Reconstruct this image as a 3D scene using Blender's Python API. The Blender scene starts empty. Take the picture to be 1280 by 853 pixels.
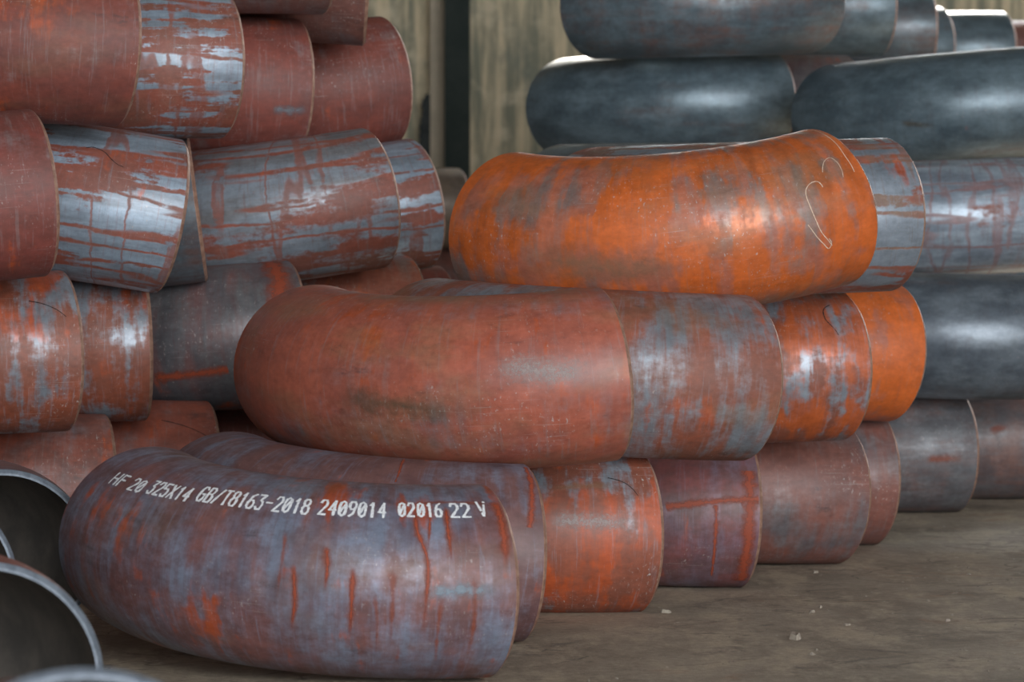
import bpy, bmesh, math, random
from mathutils import Matrix, Vector
random.seed(4)
scene = bpy.context.scene
COL = scene.collection
PI = math.pi

# ------------------------------------------------------------------ camera
FPX = 4600.0
CAM_H = 0.775
PITCH = math.atan((426.5 - 273.0) / FPX)
cam_d = bpy.data.cameras.new('camera')
cam = bpy.data.objects.new('camera', cam_d)
COL.objects.link(cam)
cam.location = (0, 0, CAM_H)
cam.rotation_euler = (PI / 2 - PITCH, 0, 0)
cam_d.sensor_width = 36.0
cam_d.lens = FPX / 1280.0 * 36.0
cam_d.clip_end = 200
cam_d.dof.use_dof = True
cam_d.dof.focus_distance = 6.9
cam_d.dof.aperture_fstop = 8.5
scene.camera = cam

# ------------------------------------------------------------------ sky, sun, exposure
world = bpy.data.worlds.new('overcast_sky')
scene.world = world
world.use_nodes = True
wn = world.node_tree
wn.nodes['Background'].inputs['Color'].default_value = (0.94, 0.97, 1.0, 1)
wn.nodes['Background'].inputs['Strength'].default_value = 1.0
sun_d = bpy.data.lights.new('sun', 'SUN')
sun_d.energy = 1.4
sun_d.angle = math.radians(1)
sun_d.color = (1.0, 0.93, 0.82)
sun = bpy.data.objects.new('sun', sun_d)
COL.objects.link(sun)
SUN_DIR = Vector((0.05, 1.0, 0.48))          # towards the sun: low, behind the yard
sun.rotation_euler = SUN_DIR.to_track_quat('Z', 'Y').to_euler()
scene.view_settings.view_transform = 'Standard'
scene.view_settings.look = 'None'
scene.view_settings.gamma = 1.0
scene.view_settings.use_curve_mapping = False
scene.view_settings.exposure = 3.6

portal_d = bpy.data.lights.new('door_portal', 'AREA')
portal_d.shape = 'RECTANGLE'; portal_d.size = 12.4; portal_d.size_y = 8.0
portal_d.cycles.is_portal = True
portal = bpy.data.objects.new('door_portal', portal_d)
COL.objects.link(portal)
portal.location = (5.4, -10.1, 4.0)
portal.rotation_euler = (PI / 2, 0, 0)          # faces +y, into the shed

# ------------------------------------------------------------------ helpers
def tag(o, label=None, cat=None, group=None, kind=None):
    if label: o['label'] = label
    if cat: o['category'] = cat
    if group: o['group'] = group
    if kind: o['kind'] = kind
    return o

def obj(name, me, mat=None, parent=None, smooth=False):
    o = bpy.data.objects.new(name, me)
    COL.objects.link(o)
    if mat is not None:
        if not me.materials: me.materials.append(mat)
    if smooth:
        for p in me.polygons: p.use_smooth = True
    if parent: o.parent = parent
    return o

def mesh(name, verts, faces):
    me = bpy.data.meshes.new(name)
    me.from_pydata(verts, [], faces)
    me.update()
    return me

def box(name, x0, x1, y0, y1, z0, z1, mat, parent=None, bevel=0.0):
    bm = bmesh.new()
    bmesh.ops.create_cube(bm, size=1.0)
    for v in bm.verts:
        v.co = Vector(((x0 + x1) / 2 + v.co.x * (x1 - x0), (y0 + y1) / 2 + v.co.y * (y1 - y0), (z0 + z1) / 2 + v.co.z * (z1 - z0)))
    if bevel:
        bmesh.ops.bevel(bm, geom=bm.edges[:], offset=bevel, segments=2, affect='EDGES')
    me = bpy.data.meshes.new(name)
    bm.to_mesh(me); bm.free()
    return obj(name, me, mat, parent)

class NT:
    """small node-tree builder"""
    def __init__(s, nt): s.nt = nt
    def n(s, t, **kw):
        nd = s.nt.nodes.new(t)
        for k, v in kw.items(): setattr(nd, k, v)
        return nd
    def l(s, a, b): s.nt.links.new(a, b)
    def put(s, sock, v):
        if v is None: return
        if isinstance(v, bpy.types.NodeSocket): s.l(v, sock)
        else: sock.default_value = v
    def m(s, op, a, b=None, c=None, clamp=False):
        nd = s.n('ShaderNodeMath', operation=op); nd.use_clamp = clamp
        s.put(nd.inputs[0], a); s.put(nd.inputs[1], b); s.put(nd.inputs[2], c)
        return nd.outputs[0]
    def comb(s, x, y, z):
        nd = s.n('ShaderNodeCombineXYZ')
        s.put(nd.inputs[0], x); s.put(nd.inputs[1], y); s.put(nd.inputs[2], z)
        return nd.outputs[0]
    def noise(s, vec, scale, detail=4.0, rough=0.55, dist=0.0):
        nd = s.n('ShaderNodeTexNoise')
        s.put(nd.inputs['Vector'], vec); s.put(nd.inputs['Scale'], scale)
        nd.inputs['Detail'].default_value = detail; nd.inputs['Roughness'].default_value = rough
        nd.inputs['Distortion'].default_value = dist
        return nd.outputs['Fac']
    def ss(s, v, a, b, lo=0.0, hi=1.0):
        nd = s.n('ShaderNodeMapRange', interpolation_type='SMOOTHSTEP')
        s.put(nd.inputs[0], v); s.put(nd.inputs[1], a); s.put(nd.inputs[2], b)
        s.put(nd.inputs[3], lo); s.put(nd.inputs[4], hi)
        return nd.outputs[0]
    def mix(s, f, a, b, blend='MIX'):
        nd = s.n('ShaderNodeMix', data_type='RGBA', blend_type=blend)
        s.put(nd.inputs[0], f); s.put(nd.inputs[6], a); s.put(nd.inputs[7], b)
        return nd.outputs[2]
    def mixf(s, f, a, b):
        nd = s.n('ShaderNodeMix', data_type='FLOAT')
        s.put(nd.inputs[0], f); s.put(nd.inputs[2], a); s.put(nd.inputs[3], b)
        return nd.outputs[0]

def C3(c): return (c[0], c[1], c[2], 1.0)

def new_mat(name):
    m = bpy.data.materials.new(name); m.use_nodes = True
    m.node_tree.nodes.clear()
    t = NT(m.node_tree)
    out = t.n('ShaderNodeOutputMaterial')
    b = t.n('ShaderNodeBsdfPrincipled')
    t.l(b.outputs[0], out.inputs[0])
    return m, t, b, out

# ------------------------------------------------------------------ shared steel node group
def steel_group():
    g = bpy.data.node_groups.new('weathered_steel', 'ShaderNodeTree')
    itf = g.interface
    for nm, ty, dv in (('Seed', 'F', 0.0), ('Axial', 'F', 0.5), ('ScaleAmt', 'F', 0.3), ('Soft', 'F', 0.06), ('OrangeAmt', 'F', 0.2),
                       ('Scuff', 'F', 0.3), ('Rough', 'F', 0.5), ('Grain', 'F', 1.0), ('BandFreq', 'F', 38.0), ('Seams', 'F', 0.0), ('Dust', 'F', 0.0), ('Stain', 'F', 0.6), ('Brush', 'F', 1.0),
                       ('ScaleCol', 'C', (.2, .25, .3, 1)), ('ScaleCol2', 'C', (.2, .25, .3, 1)), ('RustA', 'C', (.3, .08, .05, 1)), ('RustB', 'C', (.2, .06, .04, 1)), ('OrangeCol', 'C', (.5, .1, .02, 1))):
        sck = itf.new_socket(nm, in_out='INPUT', socket_type='NodeSocketFloat' if ty == 'F' else 'NodeSocketColor')
        sck.default_value = dv
    for nm, ty in (('Color', 'NodeSocketColor'), ('Roughness', 'NodeSocketFloat'), ('Height', 'NodeSocketFloat'), ('Mask', 'NodeSocketFloat')):
        itf.new_socket(nm, in_out='OUTPUT', socket_type=ty)
    t = NT(g)
    gi = t.n('NodeGroupInput').outputs
    go = t.n('NodeGroupOutput').inputs
    uv = t.n('ShaderNodeUVMap', uv_map='UVMap').outputs[0]
    sp = t.n('ShaderNodeSeparateXYZ'); t.l(uv, sp.inputs[0])
    u, v = sp.outputs[0], sp.outputs[1]
    seed = gi['Seed']
    s1 = t.m('MULTIPLY', seed, 3.71)
    vec0 = t.comb(u, v, s1)
    wob = t.m('MULTIPLY', t.m('SUBTRACT', t.noise(vec0, 14.0, 4.0, .65), 0.5), 0.022)
    uw = t.m('ADD', u, wob); vw = t.m('ADD', v, wob)
    big = t.noise(vec0, 5.5, 5.0, 0.58)
    ax = t.noise(t.comb(t.m('MULTIPLY', u, 3.2), t.m('MULTIPLY', t.m('ADD', v, t.m('MULTIPLY', wob, 0.25)), gi['BandFreq']), s1), 1.0, 4.5, 0.6)
    ci = t.noise(t.comb(t.m('MULTIPLY', t.m('ADD', u, t.m('MULTIPLY', wob, 0.3)), 38.0), t.m('MULTIPLY', v, 4.5), t.m('ADD', s1, 5.0)), 1.0, 4.5, 0.62)
    st = t.mixf(gi['Axial'], ci, ax)
    fine = t.noise(vec0, 85.0, 4.0, 0.65)
    mid = t.noise(t.comb(u, v, t.m('ADD', s1, 9.0)), 24.0, 4.0, 0.65)
    field = t.m('ADD', t.m('ADD', t.m('MULTIPLY', big, 0.5), t.m('MULTIPLY', st, 0.42)),
                t.m('ADD', t.m('MULTIPLY', t.m('SUBTRACT', fine, 0.5), 0.10), t.m('MULTIPLY', mid, 0.08)))
    thr = t.m('SUBTRACT', 0.645, t.m('MULTIPLY', gi['ScaleAmt'], 0.29))
    mask = t.ss(field, t.m('SUBTRACT', thr, gi['Soft']), t.m('ADD', thr, gi['Soft']))
    # thin rusty seams through the scale, along and around the pipe
    la = t.noise(t.comb(t.m('MULTIPLY', u, 1.4), t.m('MULTIPLY', vw, 15.0), t.m('ADD', s1, 81.0)), 1.0, 2.0, .45)
    lb = t.noise(t.comb(t.m('MULTIPLY', uw, 13.0), t.m('MULTIPLY', v, 1.6), t.m('ADD', s1, 87.0)), 1.0, 2.0, .45)
    lna = t.ss(t.m('ABSOLUTE', t.m('SUBTRACT', la, .5)), .012, .040, 1.0, 0.0)
    lnb = t.ss(t.m('ABSOLUTE', t.m('SUBTRACT', lb, .56)), .008, .028, 1.0, 0.0)
    brk = t.ss(mid, .30, .46)
    seam = t.m('MULTIPLY', t.m('MULTIPLY', t.m('MAXIMUM', lna, t.m('MULTIPLY', lnb, .8)), brk), gi['Seams'])
    mask = t.m('MULTIPLY', mask, t.m('SUBTRACT', 1.0, seam, clamp=True))
    # rust
    rn = t.noise(t.comb(u, v, t.m('ADD', s1, 17.0)), 11.0, 6.0, 0.66)
    rust = t.mix(t.ss(rn, 0.36, 0.64), gi['RustA'], gi['RustB'])
    sn = t.noise(t.comb(t.m('MULTIPLY', u, t.mixf(gi['Axial'], 20.0, 4.0)), t.m('MULTIPLY', v, t.mixf(gi['Axial'], 7.0, 24.0)), t.m('ADD', s1, 29.0)), 0.8, 6.0, 0.64)
    scol = t.mix(t.ss(sn, 0.38, 0.62), gi['ScaleCol'], gi['ScaleCol2'])
    col = t.mix(mask, rust, scol)
    # orange fresh rust
    ob = t.noise(t.comb(u, v, t.m('ADD', s1, 41.0)), 7.0, 4.0, 0.6)
    oc = t.noise(t.comb(t.m('MULTIPLY', t.m('ADD', u, wob), 30.0), t.m('MULTIPLY', v, 4.0), t.m('ADD', s1, 47.0)), 1.0, 4.5, 0.6)
    of = t.m('ADD', t.m('MULTIPLY', ob, 0.55), t.m('MULTIPLY', oc, 0.45))
    ot = t.m('SUBTRACT', 0.68, t.m('MULTIPLY', gi['OrangeAmt'], 0.34))
    om = t.ss(of, t.m('SUBTRACT', ot, 0.045), t.m('ADD', ot, 0.045))
    col = t.mix(t.m('MULTIPLY', om, 0.88), col, gi['OrangeCol'])
    # dark oily stains
    dn = t.noise(t.comb(t.m('MULTIPLY', u, 9.0), t.m('MULTIPLY', v, 16.0), t.m('ADD', s1, 53.0)), 1.0, 6.0, 0.7)
    col = t.mix(t.m('MULTIPLY', t.ss(dn, 0.60, 0.74), gi['Stain']), col, (0.028, 0.027, 0.03, 1))
    # settled tan dust in broad soft patches
    dd = t.noise(t.comb(t.m('MULTIPLY', u, .8), t.m('MULTIPLY', v, 1.3), t.m('ADD', s1, 93.0)), 6.5, 5.0, .6)
    col = t.mix(t.m('MULTIPLY', t.ss(dd, .46, .66), gi['Dust']), col, (0.23, 0.150, 0.085, 1))
    # fine brushed streaks around the pipe
    br = t.noise(t.comb(t.m('MULTIPLY', u, 150.0), t.m('MULTIPLY', v, 8.0), t.m('ADD', s1, 99.0)), 1.0, 4.0, .7)
    col = t.mix(t.m('MULTIPLY', t.ss(br, .52, .68), t.m('MULTIPLY', gi['Brush'], .32)), col, gi['RustB'])
    col = t.mix(t.m('MULTIPLY', t.ss(br, .46, .32), t.m('MULTIPLY', gi['Brush'], .30)), col, gi['ScaleCol2'])
    # pale handling scuffs
    pn = t.noise(t.comb(t.m('MULTIPLY', u, 250.0), t.m('MULTIPLY', v, 110.0), t.m('ADD', s1, 61.0)), 1.0, 3.0, 0.6)
    pb = t.noise(t.comb(u, v, t.m('ADD', s1, 67.0)), 6.0, 2.0)
    pf = t.m('MULTIPLY', t.ss(pn, 0.60, 0.74), t.ss(pb, 0.45, 0.66))
    col = t.mix(t.m('MULTIPLY', pf, gi['Scuff'], clamp=True), col, (0.44, 0.40, 0.38, 1))
    # hairline scratches along the bend
    hn = t.noise(t.comb(t.m('MULTIPLY', u, 14.0), t.m('MULTIPLY', v, 420.0), t.m('ADD', s1, 71.0)), 1.0, 1.0)
    col = t.mix(t.m('MULTIPLY', t.ss(hn, 0.66, 0.78), t.m('MULTIPLY', t.ss(pb, 0.5, 0.62), t.m('MULTIPLY', gi['Scuff'], 0.6))), col, (0.4, 0.36, 0.34, 1))
    # grain
    gr = t.m('ADD', t.m('MULTIPLY', t.m('SUBTRACT', fine, 0.5), 0.7), t.m('MULTIPLY', t.m('SUBTRACT', mid, 0.5), 0.75))
    val = t.m('ADD', 1.0, t.m('MULTIPLY', gr, gi['Grain']))
    hs = t.n('ShaderNodeHueSaturation'); t.put(hs.inputs['Value'], val); t.put(hs.inputs['Color'], col)
    t.l(hs.outputs[0], go['Color'])
    rg = t.m('ADD', t.mixf(mask, t.m('ADD', gi['Rough'], 0.10), t.m('SUBTRACT', gi['Rough'], 0.05)), t.m('MULTIPLY', t.m('SUBTRACT', mid, 0.5), 0.25), clamp=True)
    t.l(rg, go['Roughness'])
    hgt = t.m('ADD', t.m('MULTIPLY', fine, 0.6), t.m('MULTIPLY', mask, -0.5))
    t.l(hgt, go['Height'])
    t.l(mask, go['Mask'])
    return g
STEEL = steel_group()

RUST = dict(RustA=(.31, .082, .048), RustB=(.23, .070, .048), OrangeCol=(.42, .075, .018), ScaleCol=(.17, .17, .19), ScaleCol2=(.23, .20, .20))
PRESET = {
    # broad red-brown rust, little scale
    'rust':   dict(RUST, Axial=.3, ScaleAmt=.15, Soft=.10, OrangeAmt=.22, Scuff=.8, Rough=.43),
    'maroon': dict(RUST, RustA=(.205, .053, .036), RustB=(.155, .048, .038), Axial=.3, ScaleAmt=.10, Soft=.08, OrangeAmt=.10, Scuff=.6, Rough=.50),
    'orange': dict(RUST, RustA=(.42, .125, .065), RustB=(.33, .105, .065), OrangeCol=(.56, .115, .014), Axial=.1, ScaleAmt=.30, Soft=.06, OrangeAmt=.62, Scuff=.9, Rough=.43,
                   ScaleCol=(.24, .19, .18), ScaleCol2=(.30, .17, .13)),
    'stripe': dict(RUST, RustA=(.25, .070, .045), RustB=(.20, .075, .055), Axial=1.0, ScaleAmt=.60, Soft=.018, OrangeAmt=.12, Scuff=.6, Rough=.46, BandFreq=30.0, Seams=1.0,
                   ScaleCol=(.30, .375, .46), ScaleCol2=(.20, .235, .275)),
    'purple': dict(RUST, RustA=(.17, .082, .075), RustB=(.125, .062, .062), Axial=.1, ScaleAmt=.56, Soft=.09, OrangeAmt=.10, Scuff=.5, Rough=.43,
                   ScaleCol=(.13, .125, .165), ScaleCol2=(.20, .235, .31)),
    'blue':   dict(RUST, RustA=(.12, .072, .062), RustB=(.085, .068, .072), Axial=.6, ScaleAmt=.86, Soft=.10, OrangeAmt=-.05, Scuff=.35, Stain=.2, Brush=.5, Rough=.42,
                   ScaleCol=(.084, .120, .145), ScaleCol2=(.138, .190, .222)),
    'mixed':  dict(RUST, RustA=(.27, .075, .040), RustB=(.20, .070, .045), Axial=.05, ScaleAmt=.52, Soft=.045, OrangeAmt=.25, Scuff=.7, Rough=.43,
                   ScaleCol=(.17, .185, .21), ScaleCol2=(.25, .28, .32)),
    'brown':  dict(RUST, RustA=(.21, .078, .058), RustB=(.16, .068, .055), Axial=.2, ScaleAmt=.33, Soft=.09, OrangeAmt=.12, Scuff=.6, Rough=.43,
                   ScaleCol=(.13, .115, .125), ScaleCol2=(.18, .165, .17)),
}
def steel(name, preset, seed, **over):
    m, t, b, out = new_mat(name)
    g = t.n('ShaderNodeGroup'); g.node_tree = STEEL
    p = dict(PRESET[preset]); p.update(over); p['Seed'] = seed
    for k, v in p.items():
        g.inputs[k].default_value = C3(v) if isinstance(v, tuple) else v
    t.l(g.outputs['Color'], b.inputs['Base Color'])
    t.l(g.outputs['Roughness'], b.inputs['Roughness'])
    bp = t.n('ShaderNodeBump'); bp.inputs['Strength'].default_value = 0.22; bp.inputs['Distance'].default_value = 0.0016
    t.l(g.outputs['Height'], bp.inputs['Height']); t.l(bp.outputs[0], b.inputs['Normal'])
    t.l(t.m('MULTIPLY', g.outputs['Mask'], 0.30), b.inputs['Metallic'])
    b.inputs['Specular IOR Level'].default_value = 0.55
    return m

def simple(name, c1, c2, scale=20.0, rough=.7, bump=.1, metallic=0.0, dist=.002):
    m, t, b, out = new_mat(name)
    tc = t.n('ShaderNodeTexCoord').outputs['Object']
    n1 = t.noise(tc, scale, 6.0, .65)
    t.l(t.mix(t.ss(n1, .35, .65), C3(c1), C3(c2)), b.inputs['Base Color'])
    b.inputs['Roughness'].default_value = rough; b.inputs['Metallic'].default_value = metallic
    bp = t.n('ShaderNodeBump'); bp.inputs['Strength'].default_value = bump; bp.inputs['Distance'].default_value = dist
    t.l(n1, bp.inputs['Height']); t.l(bp.outputs[0], b.inputs['Normal'])
    return m

# ------------------------------------------------------------------ setting
def floor_mat():
    m, t, b, out = new_mat('dusty_concrete_floor')
    tc = t.n('ShaderNodeTexCoord').outputs['Object']
    sp = t.n('ShaderNodeSeparateXYZ'); t.l(tc, sp.inputs[0])
    n1 = t.noise(tc, 2.2, 7.0, .68, .5)
    n2 = t.noise(t.comb(t.m('MULTIPLY', sp.outputs[0], 2.2), t.m('MULTIPLY', sp.outputs[1], .9), 3.0), 3.4, 8.0, .74)
    n3 = t.noise(tc, 55.0, 5.0, .72)
    col = t.mix(t.ss(n1, .38, .62), C3((.235, .190, .142)), C3((.36, .295, .22)))
    col = t.mix(t.ss(n2, .44, .64, 0, .8), col, C3((.48, .39, .28)))
    n4 = t.noise(tc, 6.5, 7.0, .75, .6)
    col = t.mix(t.ss(n4, .54, .66, 0, .75), col, C3((.135, .11, .09)))
    n5 = t.noise(t.comb(t.m('MULTIPLY', sp.outputs[0], 1.0), t.m('MULTIPLY', sp.outputs[1], .4), 9.0), 20.0, 5.0, .75)
    col = t.mix(t.ss(n5, .63, .70, 0, .75), col, C3((.60, .53, .43)))
    n6 = t.noise(tc, 2.6, 6.0, .72, .8)
    col = t.mix(t.ss(n6, .56, .70, 0, .6), col, C3((.30, .15, .085)))
    # hairline cracks
    nc = t.noise(t.comb(t.m('MULTIPLY', sp.outputs[0], .8), sp.outputs[1], 21.0), 1.1, 4.0, .55)
    ck = t.ss(t.m('ABSOLUTE', t.m('SUBTRACT', nc, .47)), .0005, .0030, .45, 0.0)
    col = t.mix(ck, col, C3((.030, .027, .025)))
    hs = t.n('ShaderNodeHueSaturation'); t.put(hs.inputs['Value'], t.m('ADD', .50, t.m('MULTIPLY', n3, 1.0))); t.put(hs.inputs['Color'], col)
    t.l(hs.outputs[0], b.inputs['Base Color'])
    b.inputs['Roughness'].default_value = .78
    bp = t.n('ShaderNodeBump'); bp.inputs['Strength'].default_value = .5; bp.inputs['Distance'].default_value = .006
    t.l(t.m('ADD', n3, t.m('MULTIPLY', n2, 1.5)), bp.inputs['Height']); t.l(bp.outputs[0], b.inputs['Normal'])
    return m

def wall_mat():
    m, t, b, out = new_mat('stained_concrete_wall')
    tc = t.n('ShaderNodeTexCoord').outputs['Object']
    sp = t.n('ShaderNodeSeparateXYZ'); t.l(tc, sp.inputs[0])
    x, z = sp.outputs[0], sp.outputs[2]
    s1 = t.noise(t.comb(t.m('MULTIPLY', x, 14.0), 0.0, t.m('MULTIPLY', z, 1.1)), 1.0, 5.0, .65)
    s2 = t.noise(t.comb(t.m('MULTIPLY', x, 34.0), 4.0, t.m('MULTIPLY', z, 2.6)), 1.0, 4.0, .6)
    n1 = t.noise(tc, 5.0, 6.0, .65)
    col = t.mix(t.ss(s1, .38, .62), C3((.20, .20, .145)), C3((.58, .48, .32)))
    col = t.mix(t.ss(s2, .50, .66, 0, .6), col, C3((.16, .17, .125)))
    col = t.mix(t.ss(n1, .50, .68, 0, .6), col, C3((.66, .56, .40)))
    n2 = t.noise(tc, 2.2, 5.0, .7)
    col = t.mix(t.ss(n2, .52, .68, 0, .6), col, C3((.17, .185, .15)))
    t.l(col, b.inputs['Base Color']); b.inputs['Roughness'].default_value = .88
    bp = t.n('ShaderNodeBump'); bp.inputs['Strength'].default_value = .4; bp.inputs['Distance'].default_value = .01
    t.l(n1, bp.inputs['Height']); t.l(bp.outputs[0], b.inputs['Normal'])
    return m

WALL_Y = 17.2
M_FLOOR, M_WALL = floor_mat(), wall_mat()
M_SHEET = simple('grey_roof_sheet', (.085, .083, .078), (.12, .115, .105), 3.0, .7)
def struct(o, label=None):
    tag(o, label, None, None, 'structure'); return o
fl = struct(box('floor', -14, 16, -30, WALL_Y + .3, -.2, 0, M_FLOOR), 'dusty dark grey concrete yard floor')
RZ = 8.0
DOOR_X0 = -0.8
def wbox(nm, a, b, z0, z1, lab): struct(box(nm, a, b, WALL_Y, WALL_Y + .25, z0, z1, M_WALL), lab)
wbox('wall_back', -9, .05, 0, RZ, 'weather-stained concrete wall behind the stacks')
wbox('wall_right', .05, 12, 0, 2.3, 'stained concrete wall behind the blue pipes')
wbox('sun_mask_1', .05, .75, 2.3, 3.75, 'added unseen concrete pier that shapes the sun gaps')  # added out of view to choose which far pipe tops catch sun
wbox('sun_mask_2', .75, 12, 3.25, 4.1, 'added unseen concrete rail that keeps sun off the floor')  # added out of view to block sun patches on the floor
wbox('sun_mask_3', .05, 12, 4.24, RZ, 'added unseen concrete panel that cuts off the higher sun')  # added out of view; its lower edge trims the sun band
struct(box('wall_left', -6.3, -6.0, -10.0, WALL_Y, 0, RZ, M_SHEET), 'grey sheet wall on the left of the shed')
struct(box('daylight_block_front', -6.3, DOOR_X0, -10.2, -10.0, 0, RZ, M_SHEET), 'added unseen grey sheet wall narrowing the daylight to the door opening')  # added behind the camera to narrow the daylight and tighten the highlights
struct(box('daylight_block_side', 11.5, 11.7, -10.2, WALL_Y, 0, RZ, M_SHEET), 'added unseen grey sheet wall shutting off daylight from the right')  # added out of view so daylight arrives only through the door gap
# shed roof; daylight comes in through the wide open door behind the camera
struct(box('ceiling', -6.3, 11.7, -10.2, WALL_Y + .25, RZ, RZ + .1, M_SHEET), 'grey sheet roof over the yard')

# ------------------------------------------------------------------ elbow geometry
BR, OR, IR = 0.457, 0.1625, 0.1520       # bend radius, outer and inner pipe radius
NP, NTH = 44, 72
BEV = 0.006 / BR
def el_point(ph, th, rr, mir):
    c, s = math.cos(th), math.sin(th)
    d = BR + rr * c
    x, y, z = -d * math.sin(ph), BR - d * math.cos(ph), rr * s
    return (x, -y if mir else y, z)

def sweep_mesh(name, mir, rings, closed_profile_uv=True, inner_from=None):
    """rings: list of (phi, radius) swept around the section"""
    verts, faces, uvs = [], [], []
    for (ph, rr) in rings:
        for j in range(NTH + 1):
            th = -PI + 2 * PI * j / NTH
            verts.append(el_point(ph, th, rr, mir)); uvs.append((ph * BR, th * OR))
    w = NTH + 1
    for i in range(len(rings) - 1):
        for j in range(NTH):
            f = [i * w + j, i * w + j + 1, (i + 1) * w + j + 1, (i + 1) * w + j]
            faces.append(f if mir else f[::-1])
    me = mesh(name, verts, faces)
    ul = me.uv_layers.new(name='UVMap')
    for p in me.polygons:
        p.use_smooth = True
        for li in p.loop_indices: ul.data[li].uv = uvs[me.loops[li].vertex_index]
    # weld the seam for smooth shading, uv stays per corner
    bm = bmesh.new(); bm.from_mesh(me)
    bmesh.ops.remove_doubles(bm, verts=bm.verts, dist=1e-6)
    bm.to_mesh(me); bm.free()
    return me

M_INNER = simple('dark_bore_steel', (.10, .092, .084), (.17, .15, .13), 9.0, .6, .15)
M_EDGE = simple('machined_bevel_rusty', (.42, .25, .18), (.26, .14, .10), 60.0, .5, .1, .3)
M_EDGE_BLUE = simple('machined_bevel_steel', (.21, .245, .29), (.13, .155, .19), 70.0, .5, .15, .3)
SHELL, ENDS = {}, {}
for mir in (0, 1):
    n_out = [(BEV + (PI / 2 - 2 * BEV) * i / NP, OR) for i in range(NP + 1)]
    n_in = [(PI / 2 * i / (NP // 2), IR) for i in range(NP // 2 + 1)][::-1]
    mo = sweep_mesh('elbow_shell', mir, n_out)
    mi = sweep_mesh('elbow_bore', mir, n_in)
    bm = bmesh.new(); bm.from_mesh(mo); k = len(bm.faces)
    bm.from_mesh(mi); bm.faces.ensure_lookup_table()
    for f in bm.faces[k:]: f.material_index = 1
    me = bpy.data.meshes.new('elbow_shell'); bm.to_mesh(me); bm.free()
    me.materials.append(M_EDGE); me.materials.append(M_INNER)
    SHELL[mir] = me
    e = []
    rr = [(BEV, OR), (BEV * .75, OR - .0010), (BEV * .1, OR - .0060), (0.0, OR - .0068), (0.0, IR)]
    for side in (0, 1):
        rings = [(p, q) for p, q in rr][::-1] if side == 0 else [(PI / 2 - p, q) for p, q in rr]
        m2 = sweep_mesh('elbow_end', mir, rings)
        for p in m2.polygons: p.use_smooth = False
        m2.materials.append(M_EDGE)
        e.append(m2)
    ENDS[mir] = e

def rot(a, p, q):
    return (Matrix.Rotation(math.radians(p), 3, 'X') @ Matrix.Rotation(math.radians(q), 3, 'Y') @ Matrix.Rotation(math.radians(a), 3, 'Z'))

ELBOWS = {}
def elbow(key, X, Y, Z, a, p, q, mir, mat, label, group, edge=None):
    root = bpy.data.objects.new('pipe_elbow', None); COL.objects.link(root)
    root.empty_display_size = .05
    M = rot(a, p, q).to_4x4(); M.translation = Vector((X, Y, Z))
    root.matrix_world = M
    tag(root, label, 'pipe elbow', group)
    sh = obj('shell', SHELL[mir], None, root)
    sh.material_slots[0].link = 'OBJECT'; sh.material_slots[0].material = mat
    for me in ENDS[mir]:
        en = obj('bevelled_end', me, None, root)
        en.material_slots[0].link = 'OBJECT'; en.material_slots[0].material = edge or M_EDGE
    ELBOWS[key] = (root, mir)
    return root

GC, GL, GR, GF = 'pipe elbows in the middle stack', 'pipe elbows in the left stack', 'pipe elbows in the far right stack', 'open-ended pipe elbows in the near left corner'
GH, GG = 'elbows buried in the far right pile', 'elbows buried under the one near the column'
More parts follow.
